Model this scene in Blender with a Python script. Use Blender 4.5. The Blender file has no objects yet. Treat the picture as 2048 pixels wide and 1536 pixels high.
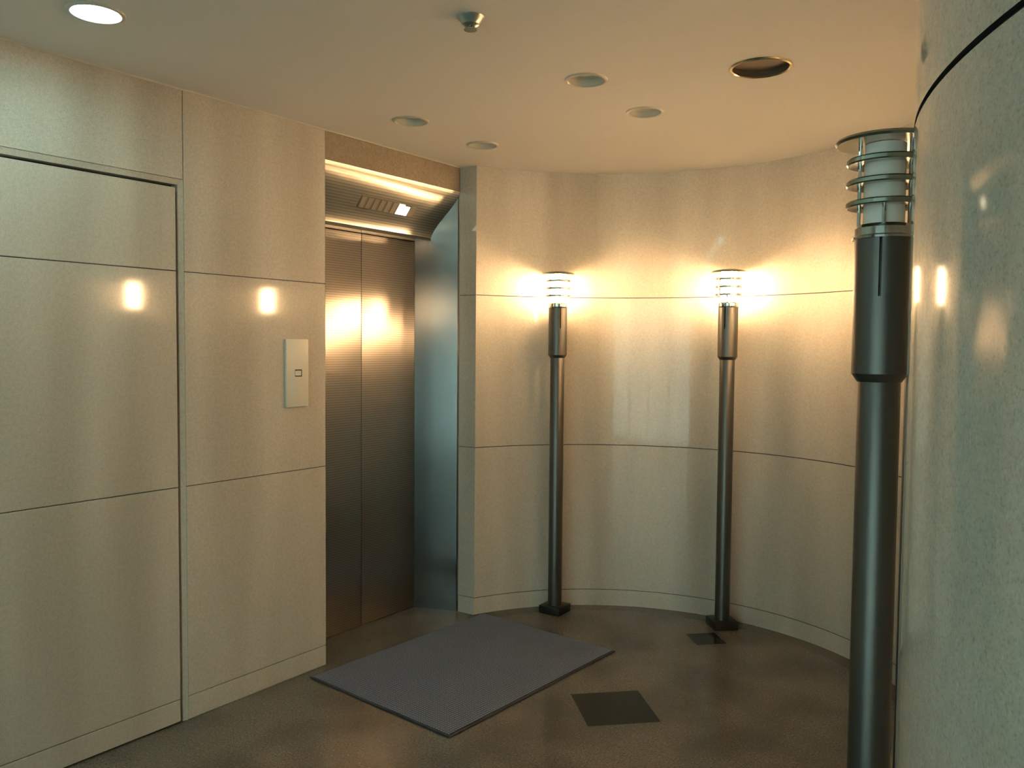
import bpy, bmesh, math, random
from math import pi, sin, cos, radians as R
from mathutils import Vector, Matrix

random.seed(4)
S = bpy.context.scene
COL = S.collection

# ------------------------------------------------------------------ camera
MX = [[0.807214, 0.034100, -0.589272], [0.590199, -0.032461, 0.806605], [0.008377, -0.998891, -0.046329]]   # world axes in (right, down, forward)
cam_d = bpy.data.cameras.new('camera')
cam_d.sensor_width = 36.0
cam_d.lens = 1640.0 / 2048.0 * 36.0
cam_d.clip_start = 0.02
cam = bpy.data.objects.new('camera', cam_d)
COL.objects.link(cam)
m = Matrix.Identity(4)
for i in range(3):
    m[i][0] = MX[i][0]
    m[i][1] = -MX[i][1]
    m[i][2] = -MX[i][2]
m.translation = (0, 0, 1.5)
cam.matrix_world = m
S.camera = cam

# ------------------------------------------------------------------ colour management, world
S.view_settings.view_transform = 'Standard'
S.view_settings.look = 'None'
S.view_settings.gamma = 1.0
S.view_settings.use_curve_mapping = False
S.view_settings.exposure = 0.82

W = bpy.data.worlds.new('dusk')
S.world = W
W.use_nodes = True
wb = W.node_tree.nodes['Background']
wb.inputs['Color'].default_value = (0.42, 0.58, 0.55, 1)
wb.inputs['Strength'].default_value = 3.3

WARM = (1.0, 0.62, 0.31)
COOL = (0.56, 1.0, 0.93)
LAMP_E = 128.0
DOWN_E = 40.0

# ------------------------------------------------------------------ material helpers
def mat(name, col, rough=0.5, metal=0.0, spec=0.5, emit=None, estr=0.0):
    M = bpy.data.materials.new(name)
    M.use_nodes = True
    b = M.node_tree.nodes['Principled BSDF']
    b.inputs['Base Color'].default_value = (*col, 1)
    b.inputs['Roughness'].default_value = rough
    b.inputs['Metallic'].default_value = metal
    b.inputs['Specular IOR Level'].default_value = spec
    if emit:
        b.inputs['Emission Color'].default_value = (*emit, 1)
        b.inputs['Emission Strength'].default_value = estr
    return M

def nd(M, t, **kw):
    n = M.node_tree.nodes.new(t)
    for k, v in kw.items():
        if k in n.inputs:
            n.inputs[k].default_value = v
        else:
            setattr(n, k, v)
    return n

def lk(M, a, ao, b, bi):
    M.node_tree.links.new(a.outputs[ao], b.inputs[bi])

def ramp(M, stops):
    r = nd(M, 'ShaderNodeValToRGB')
    e = r.color_ramp.elements
    while len(e) < len(stops):
        e.new(0.5)
    for i, (p, c) in enumerate(stops):
        e[i].position = p
        e[i].color = (*c, 1)
    return r

def mixc(M, fac, a, b, mode='MIX'):
    n = nd(M, 'ShaderNodeMix', data_type='RGBA', blend_type=mode)
    if isinstance(fac, float):
        n.inputs[0].default_value = fac
    else:
        M.node_tree.links.new(fac, n.inputs[0])
    for s, v in ((6, a), (7, b)):
        if isinstance(v, tuple):
            n.inputs[s].default_value = (*v, 1)
        else:
            M.node_tree.links.new(v, n.inputs[s])
    return n.outputs[2]

def granite(name, base, dark, light, vein, grain, rough, spec, streak=(1.5, 1.5, 0.16), coat=0.0):
    M = mat(name, base, rough, 0, spec)
    b = M.node_tree.nodes['Principled BSDF']
    g = nd(M, 'ShaderNodeNewGeometry')
    n1 = nd(M, 'ShaderNodeTexNoise', Scale=grain, Detail=3.0, Roughness=0.65)
    lk(M, g, 'Position', n1, 'Vector')
    r1 = ramp(M, [(0.30, dark), (0.48, base), (0.60, base), (0.74, light)])
    lk(M, n1, 'Fac', r1, 'Fac')
    n2 = nd(M, 'ShaderNodeTexNoise', Scale=grain * 0.3, Detail=2.0)
    lk(M, g, 'Position', n2, 'Vector')
    r2 = ramp(M, [(0.38, (0.95, 0.95, 0.95)), (0.62, (1.03, 1.03, 1.03))])
    lk(M, n2, 'Fac', r2, 'Fac')
    c = mixc(M, 1.0, r1.outputs['Color'], r2.outputs['Color'], 'MULTIPLY')
    mp = nd(M, 'ShaderNodeMapping')
    mp.inputs['Scale'].default_value = streak
    lk(M, g, 'Position', mp, 'Vector')
    n3 = nd(M, 'ShaderNodeTexNoise', Scale=2.6, Detail=1.5, Roughness=0.45)
    lk(M, mp, 'Vector', n3, 'Vector')
    r3 = ramp(M, [(0.35, vein), (0.62, (1.06, 1.06, 1.05))])
    lk(M, n3, 'Fac', r3, 'Fac')
    c = mixc(M, 1.0, c, r3.outputs['Color'], 'MULTIPLY')
    M.node_tree.links.new(c, b.inputs['Base Color'])
    if coat:
        b.inputs['Coat Weight'].default_value = coat
        b.inputs['Coat Roughness'].default_value = 0.06
    return M

def brushed(name, col, rough, aniso, rows=0.0, rowcol=0.8, bump=0.0):
    """brushed steel; the UV u axis runs across the brushing, v runs up"""
    M = mat(name, col, rough, 1.0)
    b = M.node_tree.nodes['Principled BSDF']
    b.inputs['Anisotropic'].default_value = aniso
    b.inputs['Anisotropic Rotation'].default_value = 0.0
    t = nd(M, 'ShaderNodeTangent', direction_type='UV_MAP', uv_map='UVMap')
    lk(M, t, 'Tangent', b, 'Tangent')
    if rows:
        uv = nd(M, 'ShaderNodeUVMap', uv_map='UVMap')
        sx = nd(M, 'ShaderNodeSeparateXYZ')
        lk(M, uv, 'UV', sx, 'Vector')
        mu = nd(M, 'ShaderNodeMath', operation='MULTIPLY')
        mu.inputs[1].default_value = rows * 2 * pi
        lk(M, sx, 'Y', mu, 0)
        si = nd(M, 'ShaderNodeMath', operation='SINE')
        lk(M, mu, 'Value', si, 0)
        r = ramp(M, [(0.2, tuple(k * rowcol for k in col)), (0.8, col)])
        mr = nd(M, 'ShaderNodeMapRange')
        mr.inputs['From Min'].default_value = -1
        lk(M, si, 'Value', mr, 'Value')
        lk(M, mr, 'Result', r, 'Fac')
        lk(M, r, 'Color', b, 'Base Color')
        if bump:
            bp = nd(M, 'ShaderNodeBump', Strength=bump, Distance=0.001)
            lk(M, mr, 'Result', bp, 'Height')
            lk(M, bp, 'Normal', b, 'Normal')
    return M

M_WALL = granite('polished_beige_granite', (0.60, 0.555, 0.49), (0.44, 0.41, 0.34), (0.76, 0.72, 0.64),
                 (0.82, 0.81, 0.78), 260, 0.075, 0.5)
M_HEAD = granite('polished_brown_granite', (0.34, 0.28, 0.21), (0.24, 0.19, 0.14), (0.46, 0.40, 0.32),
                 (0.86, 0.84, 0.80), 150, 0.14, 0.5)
M_FLOOR = granite('brown_floor_granite', (0.140, 0.130, 0.110), (0.030, 0.028, 0.025), (0.36, 0.33, 0.28),
                  (0.72, 0.70, 0.68), 130, 0.22, 0.5, streak=(1.2, 1.2, 1.2))
M_FLOORSHADE = granite('shaded_floor_granite', (0.115, 0.100, 0.078), (0.05, 0.045, 0.035), (0.24, 0.20, 0.15),
                   (0.75, 0.73, 0.70), 130, 0.22, 0.5, streak=(1.2, 1.2, 1.2))  # floor granite darkened to paint the shade beside the curved wall
M_BLACK = mat('black_polished_granite', (0.010, 0.009, 0.009), 0.16, 0, 0.35)
M_GAP = mat('dark_joint', (0.03, 0.03, 0.025), 0.8)
M_CEIL = mat('ceiling_paint', (0.79, 0.77, 0.74), 0.75, 0, 0.3)
M_DOORST = brushed('elevator_door_steel', (0.56, 0.51, 0.46), 0.31, 0.92, rows=82.0, rowcol=0.72)
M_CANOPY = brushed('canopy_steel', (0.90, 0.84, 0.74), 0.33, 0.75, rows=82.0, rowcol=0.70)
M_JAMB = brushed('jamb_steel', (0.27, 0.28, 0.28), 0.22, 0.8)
M_POLE = mat('lamp_dark_steel', (0.125, 0.12, 0.11), 0.40, 0.9)
M_BASE = mat('lamp_base_steel', (0.07, 0.065, 0.055), 0.35, 0.8)
M_CHROME = mat('lamp_chrome', (0.45, 0.46, 0.44), 0.12, 1.0)
M_LIT = mat('lit_opal_glass', (0.9, 0.85, 0.75), 0.3, emit=WARM, estr=LAMP_E)
M_OPAL = mat('unlit_opal_glass', (0.93, 0.87, 0.80), 0.18)
M_OPAL.node_tree.nodes['Principled BSDF'].inputs['Subsurface Weight'].default_value = 0.0
M_RING = mat('louver_metal', (0.30, 0.32, 0.26), 0.22, 0.9)
M_DIFF = mat('lit_downlight_diffuser', (0.9, 0.9, 0.9), 0.4, emit=COOL, estr=DOWN_E)
M_TRIM = mat('downlight_trim', (0.62, 0.58, 0.50), 0.35, 0.1)
M_REFL = mat('downlight_reflector', (0.72, 0.70, 0.62), 0.45)
M_BRASS = mat('brass_trim', (0.62, 0.52, 0.34), 0.18, 1.0)
M_HOLE = mat('dark_grille', (0.13, 0.095, 0.065), 0.7)
M_PLATE = mat('call_plate_plastic', (0.70, 0.68, 0.60), 0.35)
M_DARK = mat('dark_plastic', (0.03, 0.03, 0.03), 0.5)
M_SPRINK = mat('sprinkler_metal', (0.42, 0.46, 0.44), 0.3, 0.8)
M_IND = mat('indicator_window', (0.36, 0.33, 0.28), 0.2, 0.3)
M_INDBRIGHT = mat('bright_indicator_window', (0.9, 0.85, 0.7), 0.3, emit=(1.0, 0.86, 0.6), estr=3.0)  # brighter indicator windows, given emission
M_INDGAP = mat('indicator_gap', (0.12, 0.10, 0.07), 0.4)
M_GLASS = mat('entrance_glass', (0.85, 0.95, 0.92), 0.03)
M_GLASS.node_tree.nodes['Principled BSDF'].inputs['Transmission Weight'].default_value = 1.0
M_FRAME = mat('entrance_frame', (0.25, 0.26, 0.26), 0.35, 0.9)

# mat: dimpled grey rubber
M_MAT = mat('grey_ribbed_mat', (0.10, 0.105, 0.13), 0.6)
def _matnodes(M):
    b = M.node_tree.nodes['Principled BSDF']
    tc = nd(M, 'ShaderNodeTexCoord')
    mp = nd(M, 'ShaderNodeMapping')
    mp.inputs['Scale'].default_value = (75, 75, 0)
    lk(M, tc, 'Object', mp, 'Vector')
    v = nd(M, 'ShaderNodeTexVoronoi', Scale=1.0, Randomness=0.12)
    lk(M, mp, 'Vector', v, 'Vector')
    r = ramp(M, [(0.12, (0.21, 0.27, 0.40)), (0.50, (0.052, 0.072, 0.115))])
    lk(M, v, 'Distance', r, 'Fac')
    lk(M, r, 'Color', b, 'Base Color')
    bp = nd(M, 'ShaderNodeBump', Strength=0.6, Distance=0.003, invert=True)
    lk(M, v, 'Distance', bp, 'Height')
    lk(M, bp, 'Normal', b, 'Normal')
_matnodes(M_MAT)
M_MATEDGE = mat('mat_border_rubber', (0.020, 0.024, 0.034), 0.55)

# ------------------------------------------------------------------ mesh helpers
def finish(name, bm, material, parent=None, smooth=True, ang=28):
    bmesh.ops.recalc_face_normals(bm, faces=bm.faces)
    if smooth:
        for e in bm.edges:
            if len(e.link_faces) == 2 and e.calc_face_angle(0) > R(ang):
                e.smooth = False
        for f in bm.faces:
            f.smooth = True
    me = bpy.data.meshes.new(name)
    bm.to_mesh(me)
    bm.free()
    for mm in (material if isinstance(material, (list, tuple)) else [material]):
        me.materials.append(mm)
    o = bpy.data.objects.new(name, me)
    COL.objects.link(o)
    if parent:
        o.parent = parent
    return o

def box(bm, x0, x1, y0, y1, z0, z1, mi=0):
    v = [bm.verts.new((x, y, z)) for z in (z0, z1) for (x, y) in ((x0, y0), (x1, y0), (x1, y1), (x0, y1))]
    fs = [(3, 2, 1, 0), (4, 5, 6, 7), (0, 1, 5, 4), (1, 2, 6, 5), (2, 3, 7, 6), (3, 0, 4, 7)]
    out = []
    for f in fs:
        q = bm.faces.new([v[i] for i in f])
        q.material_index = mi
        out.append(q)
    return v, out

def prism(bm, pts, z0, z1, mi=0):
    a = [bm.verts.new((x, y, z0)) for x, y in pts]
    b = [bm.verts.new((x, y, z1)) for x, y in pts]
    n = len(pts)
    f = [bm.faces.new(a[::-1]), bm.faces.new(b)]
    for i in range(n):
        f.append(bm.faces.new((a[i], a[(i + 1) % n], b[(i + 1) % n], b[i])))
    for q in f:
        q.material_index = mi
    return a, b

def bevel(bm, w, seg=2):
    bmesh.ops.bevel(bm, geom=list(bm.edges), offset=w, segments=seg, profile=0.6, affect='EDGES', clamp_overlap=True)

def lathe(bm, prof, n=48, close=True, c=(0, 0)):
    """prof: closed loop of (r, z); r == 0 collapses to a pole"""
    rings = []
    for r, z in prof:
        if r < 1e-6:
            rings.append([bm.verts.new((c[0], c[1], z))])
        else:
            rings.append([bm.verts.new((c[0] + r * cos(2 * pi * i / n), c[1] + r * sin(2 * pi * i / n), z)) for i in range(n)])
    m_ = len(rings)
    for k in range(m_ if close else m_ - 1):
        a, b = rings[k], rings[(k + 1) % m_]
        if len(a) == 1 and len(b) == 1:
            continue
        for i in range(n):
            j = (i + 1) % n
            if len(a) == 1:
                bm.faces.new((a[0], b[i], b[j]))
            elif len(b) == 1:
                bm.faces.new((a[i], a[j], b[0]))
            else:
                bm.faces.new((a[i], a[j], b[j], b[i]))

def tag(o, label=None, cat=None, group=None, kind=None):
    if label: o['label'] = label
    if cat: o['category'] = cat
    if group: o['group'] = group
    if kind: o['kind'] = kind
    return o

def thing(name, label, cat, loc=(0, 0, 0), rz=0, group=None):
    o = bpy.data.objects.new(name, None)
    o.empty_display_size = 0.1
    COL.objects.link(o)
    o.location = loc
    o.rotation_euler = (0, 0, rz)
    return tag(o, label, cat, group)

def uv_dir(o, fu, fv):
    me = o.data
    uvl = me.uv_layers.new(name='UVMap')
    for l in me.loops:
        co = me.vertices[l.vertex_index].co
        uvl.data[l.index].uv = (fu(co), fv(co))

# ------------------------------------------------------------------ setting
H = 2.478
XL = -2.924
C0, R0 = Vector((-1.651, 3.05)), 1.262
C1, R1 = Vector((0.848, 1.356)), 1.080
JOINTS = [(0.095, 0.003), (0.937, 0.004), (1.778, 0.004)]
YB = -3.2          # entrance wall behind the viewer
XE = 2.6

# left wall: stone panels on a dark backing, real open joints
def slab(bm, y0, y1, z0, z1, x=XL, t=0.03, g=0.0015):
    vs, fs = box(bm, x - t, x, y0 + g, y1 - g, z0 + g, z1 - g)
    return vs

ZR = [0.0, 0.095, 0.937, 1.778, H]
bm = bmesh.new()
DY0, DY1, DZ = 0.90, 1.800, 2.097
F = 0.034
cols = [(YB, -1.9), (-1.9, -0.5), (-0.5, DY0 - F), (DY1 + F, 2.545)]
for (a, b_) in cols:
    for k in range(4):
        slab(bm, a, b_, ZR[k], ZR[k + 1])
slab(bm, DY0 - F, DY1 + F, DZ + F, H)
bevel(bm, 0.0006, 1)
nb = len(bm.faces)
box(bm, XL - 0.20, XL - 0.0055, YB, DY0 - F - 0.002, 0, H, 1)
box(bm, XL - 0.20, XL - 0.0055, DY1 + F + 0.002, 2.544, 0, H, 1)
box(bm, XL - 0.20, XL - 0.0055, DY0 - F, DY1 + F, DZ + F + 0.001, H, 1)
w = finish('wall_left', bm, [M_WALL, M_GAP])
tag(w, 'flat wall of polished beige granite panels with thin dark joints', None, None, 'structure')

# chamfered stone surround and flush stone door
bm = bmesh.new()
def strip(p, q):
    pass
for (y0, y1, z0, z1) in ((DY1 + 0.014, DY1 + F, 0.0, DZ + F), (DY0 - F, DY0 - 0.014, 0.0, DZ + F), (DY0 - F, DY1 + F, DZ + 0.013, DZ + F)):
    v, f = box(bm, XL - 0.05, XL - 0.001, y0, y1, z0, z1)
    for q in v:
        if q.co.x > XL - 0.01:
            if y1 - y0 < 0.1:
                inner = q.co.y < DY1 + 0.02 if y0 > DY1 else q.co.y > DY0 - 0.02
            else:
                inner = q.co.z < DZ + 0.02
            if inner:
                q.co.x -= 0.006
tr = finish('trim_1', bm, M_WALL, smooth=False)
tag(tr, 'chamfered stone surround of the flush stone door', None, None, 'structure')

bm = bmesh.new()
for k in range(4):
    z1 = min(ZR[k + 1], DZ)
    box(bm, XL - 0.03, XL + 0.001, DY0, DY1, (ZR[k] + 0.0015) if k else 0.006, z1 - (0.0015 if k < 3 else 0))
bevel(bm, 0.0015, 1)
box(bm, XL - 0.05, XL - 0.008, DY0 + 0.003, DY1 - 0.003, 0.008, DZ - 0.003, 1)
d = finish('door_1', bm, [M_WALL, M_GAP])
tag(d, 'flush hidden door clad in the same beige granite as the wall', None, None, 'structure')
bm = bmesh.new()
box(bm, XL - 0.20, XL - 0.06, DY0 - F, DY1 + F, 0, DZ + F)
o = finish('trim_2', bm, M_GAP, smooth=False)
tag(o, 'dark recess behind the flush door', None, None, 'structure')

# header stone over the elevator recess
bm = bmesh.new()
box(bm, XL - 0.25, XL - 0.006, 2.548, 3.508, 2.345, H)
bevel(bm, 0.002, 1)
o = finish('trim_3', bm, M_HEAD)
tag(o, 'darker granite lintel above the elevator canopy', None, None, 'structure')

# curved wall, swept
def arc(c, r, a0, a1, n):
    return [(c[0] + r * cos(R(a0 + (a1 - a0) * i / n)), c[1] + r * sin(R(a0 + (a1 - a0) * i / n))) for i in range(n + 1)]

dv = C1 - C0
base_ang = math.degrees(math.atan2(dv.y, dv.x))
alpha = math.degrees(math.acos((R0 + R1) / dv.length))
TA = base_ang + alpha
a_start = math.degrees(math.atan2(3.521 - C0.y, -2.821 - C0.x))
P_A = arc(C0, R0, a_start, TA, 110)
P_B = arc(C1, R1, TA + 180, 270, 60)

def sweep(name, pts, joints, label, thick=0.12, jd=0.006, material=M_WALL):
    """pts run with the room on their right-hand side"""
    n = len(pts)
    P = [Vector(p) for p in pts]
    nor = []
    for i in range(n):
        dd = (P[min(i + 1, n - 1)] - P[max(i - 1, 0)]).normalized()
        nor.append(Vector((-dd.y, dd.x)))       # into the wall
    prof = [(0, 0)]
    for z, wd in joints:
        prof += [(0, z - wd / 2), (jd, z - wd / 2), (jd, z + wd / 2), (0, z + wd / 2)]
    prof += [(0, H), (thick, H), (thick, 0)]
    dark = set()
    for k in range(len(prof)):
        a, b = prof[k], prof[(k + 1) % len(prof)]
        if a[0] == jd or b[0] == jd:
            dark.add(k)
    bm = bmesh.new()
    rows = [[bm.verts.new((P[i].x + nor[i].x * q, P[i].y + nor[i].y * q, z)) for (q, z) in prof] for i in range(n)]
    K = len(prof)
    for i in range(n - 1):
        for k in range(K):
            f = bm.faces.new((rows[i][k], rows[i + 1][k], rows[i + 1][(k + 1) % K], rows[i][(k + 1) % K]))
            f.material_index = 1 if k in dark else 0
    bm.faces.new(rows[0][::-1])
    bm.faces.new(rows[-1])
    o = finish(name, bm, [material, M_GAP])
    return tag(o, label, None, None, 'structure')

sweep('wall_curved', P_A, JOINTS, 'concave curved wall of polished beige granite behind the lit lamps')
strt = [(P_A[-1][0] + (P_B[0][0] - P_A[-1][0]) * t, P_A[-1][1] + (P_B[0][1] - P_A[-1][1]) * t) for t in (0, 0.25, 0.5, 0.75, 1)]
JR = [(0.095, 0.003), (0.937, 0.006), (1.778, 0.0075)]
sweep('wall_right', strt[:-1] + P_B + [(C1.x + 0.6, C1.y - R1), (XE, C1.y - R1)], JR,
      'convex curved wall of polished granite at the right', jd=0.008)
# pier between elevator and curved wall
bm = bmesh.new()
for k in range(4):
    prism(bm, [(-2.945, 3.513), (-2.822, 3.5215), (-2.835, 3.62), (-2.945, 3.62)], ZR[k] + (0.0015 if k else 0), ZR[k + 1] - (0.0015 if k < 3 else 0))
prism(bm, [(-2.940, 3.517), (-2.830, 3.5255), (-2.838, 3.61), (-2.94, 3.61)], 0.01, H - .01, 1)
o = finish('wall_pier', bm, [M_WALL, M_GAP], smooth=False)
tag(o, 'narrow granite pier between the elevator and the curved wall', None, None, 'structure')

# back and east walls behind the viewer, with an assumed glazed entrance
bm = bmesh.new()
box(bm, XL - 0.2, -2.1, YB - 0.15, YB, 0, H)
box(bm, XE - 0.1, XE + 0.15, YB - 0.15, YB, 0, H)
box(bm, -2.1, XE - 0.1, YB - 0.15, YB, 2.3, H)
o = finish('wall_back', bm, M_WALL, smooth=False); tag(o, 'entrance wall behind the viewer', None, None, 'structure')
bm = bmesh.new()
box(bm, XE, XE + 0.15, YB, C1.y - R1, 0, H)
o = finish('wall_side', bm, M_WALL, smooth=False); tag(o, 'side wall behind the viewer', None, None, 'structure')

# floor and ceiling
FX0, FX1, FY0, FY1 = -3.3, XE + 0.15, YB - 0.15, 4.45
bm = bmesh.new()
box(bm, FX0, FX1, FY0, FY1, -0.06, 0.0)
o = finish('floor', bm, M_FLOOR, smooth=False); tag(o, 'brown speckled polished granite floor', None, None, 'structure')

# shade on the floor along the curved wall, painted as a darker band
bm = bmesh.new()
n = len(P_A)
inner = arc(C0, R0 - 0.085, a_start, TA, n - 1)
lo = [bm.verts.new((*p, 0.0003)) for p in inner]
hi = [bm.verts.new((*p, 0.0003)) for p in P_A]
lo2 = [bm.verts.new((*p, 0.0015)) for p in inner]
hi2 = [bm.verts.new((*p, 0.0015)) for p in P_A]
for i in range(n - 1):
    bm.faces.new((lo[i], hi[i], hi[i + 1], lo[i + 1]))
    bm.faces.new((lo2[i], lo2[i + 1], hi2[i + 1], hi2[i]))
    bm.faces.new((lo[i], lo[i + 1], lo2[i + 1], lo2[i]))
    bm.faces.new((hi[i], hi2[i], hi2[i + 1], hi[i + 1]))
bm.faces.new((lo[0], lo2[0], hi2[0], hi[0]))
bm.faces.new((lo[-1], hi[-1], hi2[-1], lo2[-1]))
o = finish('floor_shade_band', bm, M_FLOORSHADE, smooth=False); tag(o, 'darker floor band painting the shade along the curved wall', None, None, 'structure')

DL = dict(lit=[(-2.468, 1.270), (-2.468, 0.40), (-2.468, -0.47), (-1.556, -0.47), (-2.468, -1.34), (-1.556, -2.0)],  # first lit fitting is in view, the others are added as cool fill
          unlit=[(-2.506, 2.666), (-2.513, 3.179), (-1.593, 2.626), (-1.604, 3.118)],
          big=[(-1.023, 2.857)])
cu = bpy.data.curves.new('c', 'CURVE')
cu.dimensions = '2D'
cu.fill_mode = 'BOTH'
def poly(pts):
    s = cu.splines.new('POLY')
    s.points.add(len(pts) - 1)
    for i, p in enumerate(pts):
        s.points[i].co = (p[0], p[1], 0, 1)
    s.use_cyclic_u = True
poly([(FX0, FY0), (FX1, FY0), (FX1, FY1), (FX0, FY1)])
for (x, y) in DL['lit'] + DL['unlit']:
    poly(arc((x, y), 0.070, 0, 352.5, 47))
for (x, y) in DL['big']:
    poly(arc((x, y), 0.099, 0, 352.5, 47))
cu.extrude = 0.004
tmp = bpy.data.objects.new('tmp', cu)
COL.objects.link(tmp)
dg = bpy.context.evaluated_depsgraph_get()
me = bpy.data.meshes.new_from_object(tmp.evaluated_get(dg))
bpy.data.objects.remove(tmp)
me.name = 'ceiling'
me.materials.clear(); me.materials.append(M_CEIL)
o = bpy.data.objects.new('ceiling', me)
COL.objects.link(o)
o.location.z = H + 0.004
tag(o, 'smooth cream painted ceiling with round recessed fittings', None, None, 'structure')
# slab above so that no sky leaks through the openings
bm = bmesh.new()
box(bm, FX0, FX1, FY0, FY1, H + 0.16, H + 0.2)
box(bm, FX0, FX0 + 0.02, FY0, FY1, H + 0.008, H + 0.16)
box(bm, FX1 - 0.02, FX1, FY0, FY1, H + 0.008, H + 0.16)
box(bm, FX0, FX1, FY0, FY0 + 0.02, H + 0.008, H + 0.16)
box(bm, FX0, FX1, FY1 - 0.02, FY1, H + 0.008, H + 0.16)
o = finish('ceiling_slab', bm, M_GAP, smooth=False); tag(o, 'concrete slab above the ceiling', None, None, 'structure')
# shell behind the recess and the curved wall
bm = bmesh.new()
box(bm, FX0 - 0.02, FX0, FY0, FY1, 0, H + 0.1)
box(bm, FX0, 0.2, FY1, FY1 + 0.02, 0, H + 0.1)
o = finish('wall_outer', bm, M_GAP, smooth=False); tag(o, 'structural wall behind the stone cladding', None, None, 'structure')

# thin pale bead where ceiling meets left wall
bm = bmesh.new()
box(bm, XL, XL + 0.004, YB, 3.50, H - 0.006, H)
o = finish('trim_5', bm, M_TRIM, smooth=False); tag(o, 'thin pale bead between the left wall and the ceiling', None, None, 'structure')

# assumed, unseen entrance glazing behind the viewer, its width set for cool fill
bm = bmesh.new()
GX0, GX1 = -2.1, XE - 0.1
for k in range(5):
    x = GX0 + (GX1 - GX0 - 0.06) * k / 4
    box(bm, x, x + 0.06, YB - 0.10, YB - 0.04, 0, 2.3)
box(bm, GX0, GX1, YB - 0.10, YB - 0.04, 2.24, 2.3)
box(bm, GX0, GX1, YB - 0.10, YB - 0.04, 0, 0.06)
o = finish('window_1', bm, M_FRAME, smooth=False); tag(o, 'assumed unseen glazed entrance frame behind the viewer, sized for cool fill', None, None, 'structure')
bm = bmesh.new()
for k in range(4):
    x = GX0 + (GX1 - GX0 - 0.06) * k / 4
    box(bm, x + 0.06, x + (GX1 - GX0 - 0.06) / 4, YB - 0.075, YB - 0.069, 0.06, 2.24)
g = finish('pane', bm, M_GLASS, o, smooth=False)
pl = bpy.data.lights.new('entrance_portal', 'AREA')
pl.shape = 'RECTANGLE'; pl.size = 4.6; pl.size_y = 2.2
pl.cycles.is_portal = True
po = bpy.data.objects.new('entrance_portal', pl)
COL.objects.link(po)
po.location = (0.2, YB - 0.12, 1.1)
po.rotation_euler = (R(-90), 0, 0)

# ------------------------------------------------------------------ ceiling fittings
def downlight(x, y, kind, label, group=None):
    r = {'lit': 0.082, 'unlit': 0.080, 'big': 0.108}[kind]
    hole = {'lit': 0.070, 'unlit': 0.070, 'big': 0.099}[kind] - 0.001
    t = thing('ceiling_speaker' if kind == 'big' else 'downlight', label, 'ceiling opening' if kind == 'big' else 'ceiling light', (x, y, H), 0, group)
    bm = bmesh.new()
    lathe(bm, [(hole - 0.003, 0.0), (hole - 0.003, -0.003), (hole + 0.001, -0.006), (r - 0.003, -0.004), (r, 0.0)], 64)
    finish('trim_ring', bm, M_BRASS if kind == 'big' else M_TRIM, t)
    if kind == 'lit':
        bm = bmesh.new()
        lathe(bm, [(hole, 0.0), (hole, 0.03), (hole - 0.004, 0.03), (hole - 0.004, 0.0)], 64)
        finish('reflector', bm, M_REFL, t)
        bm = bmesh.new()
        lathe(bm, [(0, -0.004), (hole * 0.6, -0.002), (hole - 0.0045, 0.004), (hole - 0.0045, 0.010), (0, 0.010)], 64, close=False)
        q = finish('diffuser', bm, M_DIFF, t); q['label'] = 'glowing white diffuser'
    elif kind == 'unlit':
        bm = bmesh.new()
        lathe(bm, [(hole, 0.0), (hole, 0.022), (hole * 0.75, 0.034), (0.035, 0.040), (0.035, 0.044), (hole * 0.8, 0.039), (hole + 0.004, 0.026), (hole + 0.004, 0.009), ], 64, close=False)
        finish('reflector', bm, M_REFL, t)
        bm = bmesh.new()
        lathe(bm, [(0, 0.018), (0.022, 0.020), (0.034, 0.026), (0.034, 0.046), (0, 0.046)], 48, close=False)
        finish('bulb', bm, M_OPAL, t)
    else:
        bm = bmesh.new()
        lathe(bm, [(hole, 0.0), (hole, 0.018), (0, 0.018), (0, 0.022), (hole + 0.004, 0.022), (hole + 0.004, 0.009)], 64, close=False)
        finish('dark_grille', bm, M_HOLE, t)
    return t

LL = ['glowing round ceiling light above the flush stone door']
for i, (x, y) in enumerate(DL['lit']):
    downlight(x, y, 'lit', LL[0] if i == 0 else 'added unseen ceiling light for cool fill behind the viewer', None if i == 0 else 'added fill lights behind the viewer')
UL = ['unlit round downlight nearest the elevator call plate, leftmost of the four small ones',
      'unlit round downlight above the right end of the elevator door',
      'unlit round downlight in mid ceiling with a pale crescent, nearest the sprinkler',
      'faintest unlit round downlight, left of and beyond the big dark ceiling disc']
for i, (x, y) in enumerate(DL['unlit']):
    downlight(x, y, 'unlit', UL[i], 'unlit downlights')
downlight(*DL['big'][0], 'big', 'large dark brown round ceiling opening with a brass rim')

t = thing('sprinkler_head', 'small grey metal sprinkler head hanging from the ceiling', 'sprinkler', (-1.578, 1.935, H))
bm = bmesh.new()
lathe(bm, [(0, 0.0), (0.042, 0.0), (0.040, -0.004), (0.032, -0.012), (0.026, -0.022), (0.018, -0.026), (0, -0.026)], 40, close=False)
finish('escutcheon', bm, M_SPRINK, t)
bm = bmesh.new()
lathe(bm, [(0, -0.024), (0.008, -0.024), (0.008, -0.028), (0.005, -0.030), (0.005, -0.036), (0, -0.036)], 24, close=False)
for s_ in (-1, 1):
    box(bm, s_ * 0.012 - 0.002, s_ * 0.012 + 0.002, -0.003, 0.003, -0.036, -0.024)
finish('frame', bm, M_CHROME, t)
bm = bmesh.new()
lathe(bm, [(0, -0.035), (0.020, -0.035), (0.020, -0.0375), (0, -0.0375)], 24, close=False)
finish('deflector', bm, M_CHROME, t)

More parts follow.
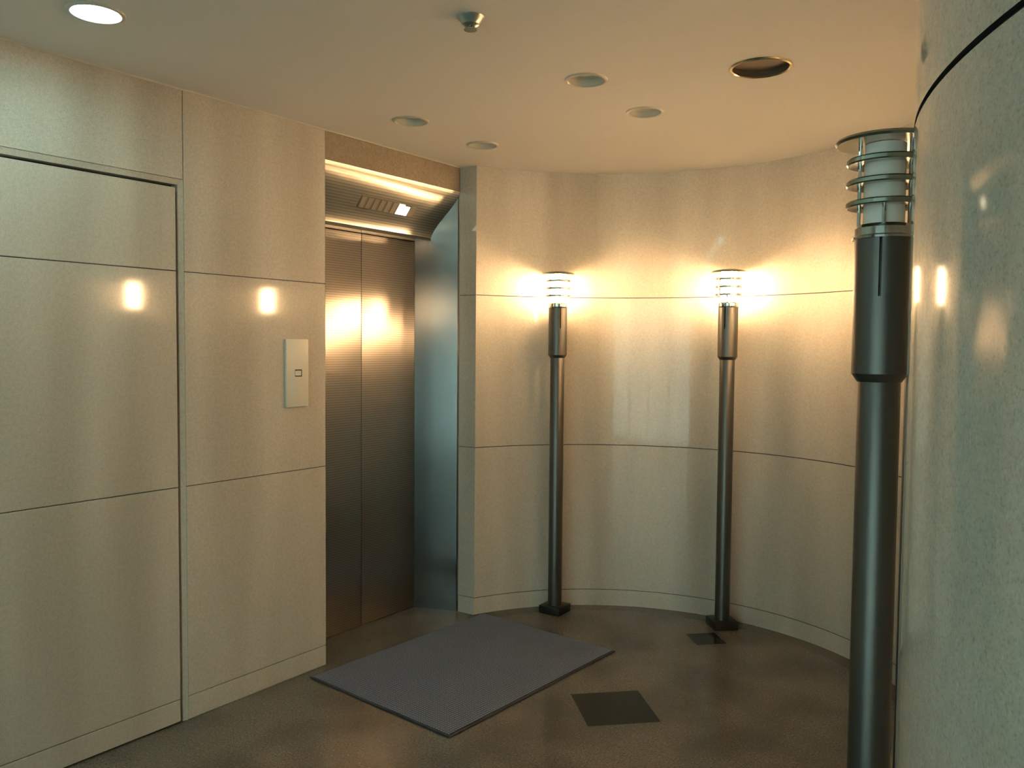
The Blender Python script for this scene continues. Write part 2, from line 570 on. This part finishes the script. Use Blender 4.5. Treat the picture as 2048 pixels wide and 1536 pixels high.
# ------------------------------------------------------------------ elevator entrance
E = thing('elevator_entrance', 'brushed steel elevator entrance with ribbed doors and sloping canopy', 'elevator', (-3.18, 3.02, 0))
EO = Vector((-3.18, 3.02, 0))
def elev(name, bm, material, parent=E, uv=None, **kw):
    off = EO
    bmesh.ops.translate(bm, verts=bm.verts, vec=-off)
    o = finish(name, bm, material, parent, **kw)
    uv = uv or (lambda c: c.y, lambda c: c.z)
    uv_dir(o, *uv)
    return o

XD = -3.18
DTOP = 2.078
for (a, b_) in ((2.640, 3.010), (3.013, 3.4165)):
    bm = bmesh.new()
    box(bm, XD - 0.03, XD, a, b_, 0.006, DTOP)
    bevel(bm, 0.003, 2)
    elev('door_leaf', bm, M_DOORST)
# splayed jambs (steel sheet plates)
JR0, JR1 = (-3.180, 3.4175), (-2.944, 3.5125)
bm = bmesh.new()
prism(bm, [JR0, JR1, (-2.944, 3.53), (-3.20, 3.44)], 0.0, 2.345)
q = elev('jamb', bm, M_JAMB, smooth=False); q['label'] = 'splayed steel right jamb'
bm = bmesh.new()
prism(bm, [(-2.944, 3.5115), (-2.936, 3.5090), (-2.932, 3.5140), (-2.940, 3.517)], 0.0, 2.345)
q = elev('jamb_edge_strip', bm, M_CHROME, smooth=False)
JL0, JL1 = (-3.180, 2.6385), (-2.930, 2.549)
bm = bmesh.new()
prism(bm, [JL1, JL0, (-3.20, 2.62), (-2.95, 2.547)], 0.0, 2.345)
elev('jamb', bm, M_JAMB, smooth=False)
def jr(x): return JR0[1] + (x - JR0[0]) * (JR1[1] - JR0[1]) / (JR1[0] - JR0[0])
def jl(x): return JL0[1] + (x - JL0[0]) * (JL1[1] - JL0[1]) / (JL1[0] - JL0[0])
# threshold
bm = bmesh.new()
box(bm, XD - 0.03, XD + 0.0, 2.645, 3.41, 0.0, 0.005)
elev('threshold', bm, M_FRAME, smooth=False)
# canopy: ogee profile from lintel down and back to the door head
A = Vector((-2.932, 2.345)); Bc = Vector((-3.092, 2.098))
NP = 28
prof = []
for i in range(NP + 1):
    s = i / NP                         # 0 bottom .. 1 top
    z = Bc.y + (A.y - Bc.y) * s
    # x eases at both ends (near-vertical), steeper in the middle
    e = 0.5 * s + 0.5 * (s * s * (3 - 2 * s))
    x = Bc.x + (A.x - Bc.x) * e
    prof.append((x, z))
bm = bmesh.new()
f0 = [bm.verts.new((x, jl(x) + 0.001, z)) for x, z in prof]
f1 = [bm.verts.new((x, jr(x) - 0.001, z)) for x, z in prof]
b0 = [bm.verts.new((x - 0.012, jl(x) + 0.001, z + 0.004)) for x, z in prof]
b1 = [bm.verts.new((x - 0.012, jr(x) - 0.001, z + 0.004)) for x, z in prof]
for i in range(NP):
    bm.faces.new((f0[i], f1[i], f1[i + 1], f0[i + 1]))
    bm.faces.new((b0[i], b0[i + 1], b1[i + 1], b1[i]))
    bm.faces.new((f0[i], f0[i + 1], b0[i + 1], b0[i]))
    bm.faces.new((f1[i], b1[i], b1[i + 1], f1[i + 1]))
bm.faces.new((f0[0], b0[0], b1[0], f1[0]))
bm.faces.new((f0[-1], f1[-1], b1[-1], b0[-1]))
can = elev('canopy', bm, M_CANOPY)
# soffit lip from canopy to door head
bm = bmesh.new()
xs0, xs1 = -3.180, -3.094
prism(bm, [(xs0 - 0.03, jl(xs0)), (xs1, jl(xs1)), (xs1, jr(xs1)), (xs0, jr(xs0)), (xs0 - 0.03, jr(xs0))], 2.081, 2.097)
elev('soffit', bm, M_JAMB, smooth=False)

# floor indicator set in the canopy
def pz(z):
    for i in range(NP):
        if prof[i][1] <= z <= prof[i + 1][1]:
            t = (z - prof[i][1]) / (prof[i + 1][1] - prof[i][1])
            return prof[i][0] + t * (prof[i + 1][0] - prof[i][0])
IZ0, IZ1 = (2.180, 2.236)
IY0, IY1 = (2.845, 3.245)
p0 = Vector((pz(IZ0), 0, IZ0)); p1 = Vector((pz(IZ1), 0, IZ1))
up = (p1 - p0).normalized(); nrm = Vector((up.z, 0, -up.x))
bow = max(((Vector((x, 0, z)) - p0).dot(nrm) for x, z in prof if IZ0 <= z <= IZ1), default=0)
bow = max(bow, 0)
def ibox(bm, y0, y1, s0, s1, h0, h1):
    L = (p1 - p0).length
    pts = []
    for h in (h0, h1):
        for (y, s) in ((y0, s0), (y1, s0), (y1, s1), (y0, s1)):
            p = p0 + up * (L * s) + nrm * (h + bow); p = p + Vector((0, y, 0))
            pts.append(bm.verts.new(p))
    for f in [(3, 2, 1, 0), (4, 5, 6, 7), (0, 1, 5, 4), (1, 2, 6, 5), (2, 3, 7, 6), (3, 0, 4, 7)]:
        bm.faces.new([pts[i] for i in f])
bm = bmesh.new(); ibox(bm, IY0, IY1, 0, 1, -0.006, 0.0015)
ind = elev('floor_indicator', bm, M_INDGAP, can, smooth=False)
NW = 9
pw = (IY1 - IY0 - 0.008) / NW
for k in range(NW):
    bm = bmesh.new()
    y0 = IY0 + 0.004 + k * pw
    ibox(bm, y0 + 0.004, y0 + pw - (0.011 if k < 6 else 0.003 if k > 6 else 0.0), 0.08, 0.92 if k != 7 else 0.80, 0.0, 0.0035)
    q = elev('indicator_window', bm, M_INDBRIGHT if k in (6, 7) else M_IND, can, smooth=False)
    if k in (6, 7): q['label'] = 'bright indicator window'

# call plate
t = thing('elevator_call_plate', 'tall white wall plate with one small square call button', 'call button', (XL, 2.3735, 1.372))
bm = bmesh.new()
box(bm, 0.0, 0.012, -0.0615, 0.0615, -0.150, 0.150)
bevel(bm, 0.0025, 2)
finish('plate', bm, M_PLATE, t)
bm = bmesh.new()
box(bm, 0.010, 0.0125, -0.014, 0.024, -0.016, 0.016)
finish('button_recess', bm, M_DARK, t, smooth=False)
bm = bmesh.new()
box(bm, 0.011, 0.0150, -0.014, 0.0185, -0.0115, 0.0105)
bevel(bm, 0.001, 1)
finish('button', bm, M_PLATE, t)

# ------------------------------------------------------------------ lamps
RINGS = (1.861, 1.820, 1.779)
def post_lamp(loc, rz, lit, label, vang=0):
    t = thing('post_lamp', label, 'lamp', (loc[0], loc[1], 0), rz, 'post lamps along the curved wall')
    bm = bmesh.new()
    box(bm, -0.066, 0.066, -0.066, 0.066, 0.0, 0.045)
    bevel(bm, 0.006, 2)
    finish('base', bm, M_BASE, t)
    bm = bmesh.new()
    lathe(bm, [(0, 0.045), (0.039, 0.045), (0.039, 1.700), (0.034, 1.716), (0, 1.716)], 48, close=False)
    finish('pole', bm, M_POLE, t)
    # slotted sleeve with chamfered foot
    prof_ = [(0.0405, 1.436), (0.0515, 1.452), (0.0515, 1.60), (0.0515, 1.712), (0.0465, 1.712), (0.0465, 1.60), (0.0440, 1.456), (0.0405, 1.450)]
    n = 64
    bm = bmesh.new()
    rings = [[bm.verts.new((r * cos(2 * pi * i / n), r * sin(2 * pi * i / n), z)) for i in range(n)] for r, z in prof_]
    K = len(prof_)
    slots = set()
    for a in (0, 16, 32, 48):
        slots |= {(a + 8) % n}
    for k in range(K):
        for i in range(n):
            if i in slots and k in (2, 3, 4):
                continue
            j = (i + 1) % n
            kk = (k + 1) % K
            bm.faces.new((rings[k][i], rings[k][j], rings[kk][j], rings[kk][i]))
    for i in range(n):           # close slot sides and foot
        if i in slots:
            j = (i + 1) % n
            bm.faces.new((rings[2][i], rings[2][j], rings[5][j], rings[5][i]))
            if (i - 1) % n not in slots:
                bm.faces.new((rings[2][i], rings[3][i], rings[4][i], rings[5][i]))
            if j not in slots:
                bm.faces.new((rings[2][j], rings[3][j], rings[4][j], rings[5][j]))
    finish('sleeve', bm, M_POLE, t)
    bm = bmesh.new()
    lathe(bm, [(0, 1.712), (0.056, 1.712), (0.057, 1.716), (0.052, 1.719), (0.052, 1.733), (0.046, 1.740), (0, 1.740)], 48, close=False)
    finish('collar', bm, M_CHROME, t)
    bm = bmesh.new()
    lathe(bm, [(0, 1.741), (0.0375, 1.741), (0.0375, 1.894), (0, 1.894)], 48, close=False)
    q = finish('glass_tube', bm, M_LIT if lit else M_OPAL, t)
    q['label'] = 'glowing glass tube' if lit else 'unlit white glass tube'
    for z in RINGS:
        bm = bmesh.new()
        lathe(bm, [(0.0405, z - 0.0035), (0.067, z - 0.0055), (0.0695, z - 0.003), (0.0695, z + 0.0035), (0.067, z + 0.006), (0.0405, z + 0.0035)], 56)
        finish('louver_ring', bm, M_RING, t)
    for da, ztop in ((12, 1.897), (192, 1.897), (282, 1.776)):
        a = R(da + vang) - rz
        bm = bmesh.new()
        lathe(bm, [(0, 1.738), (0.0035, 1.738), (0.0035, ztop), (0, ztop)], 10, close=False, c=(0.045 * cos(a), 0.045 * sin(a)))
        finish('rod', bm, M_CHROME, t)
    bm = bmesh.new()
    lathe(bm, [(0, 1.895), (0.088, 1.895), (0.092, 1.899), (0.088, 1.904), (0.045, 1.913), (0, 1.915)], 64, close=False)
    finish('top_plate', bm, M_RING, t)
    return t

post_lamp((-2.495, 3.842), R(137 + 45), True, 'lit post lamp beside the elevator, behind the far end of the grey mat')
post_lamp((-1.645, 4.185), R(90 + 45), True, 'lit post lamp standing behind the small black floor tile')
post_lamp((-0.817, 3.827), R(43 + 45), True, 'lit post lamp hidden behind the near unlit lamp, mirrored beside the call plate')
post_lamp((-0.514, 2.970), R(-4 + 45), True, 'lit post lamp beyond the right convex wall, mirrored in the flush stone door')
post_lamp((-0.366, 1.719), R(5 + 45), False, 'large near post lamp, unlit, against the right curved wall')

# ------------------------------------------------------------------ floor mat and black tiles
mang = math.atan2(-0.053, 0.883)
t = thing('floor_mat', 'dark grey dimpled rubber mat lying in front of the elevator', 'mat', (-2.862, 2.393, 0), mang)
ML, MW = 0.872, 1.175
bm = bmesh.new()
box(bm, 0, ML, 0, MW, 0.0008, 0.007)
bevel(bm, 0.003, 1)
finish('border', bm, M_MATEDGE, t)
bm = bmesh.new()
box(bm, 0.012, ML - 0.012, 0.012, MW - 0.012, 0.006, 0.0095)
finish('dimpled_surface', bm, M_MAT, t, smooth=False)

def tile(c, s, rz, label):
    bm = bmesh.new()
    box(bm, -s / 2, s / 2, -s / 2, s / 2, 0, 0.0008)
    o = finish('floor_tile', bm, M_BLACK, smooth=False)
    o.location = (c[0], c[1], 0.0002); o.rotation_euler = (0, 0, rz)
    tag(o, label, 'floor tile', 'black inlaid tiles')
tile((-1.6225, 2.960), 0.300, R(45), 'larger square black polished tile set in the floor right of the mat')
tile((-1.640, 3.958), 0.157, R(45), 'small square black tile set in the floor before the middle lamp')
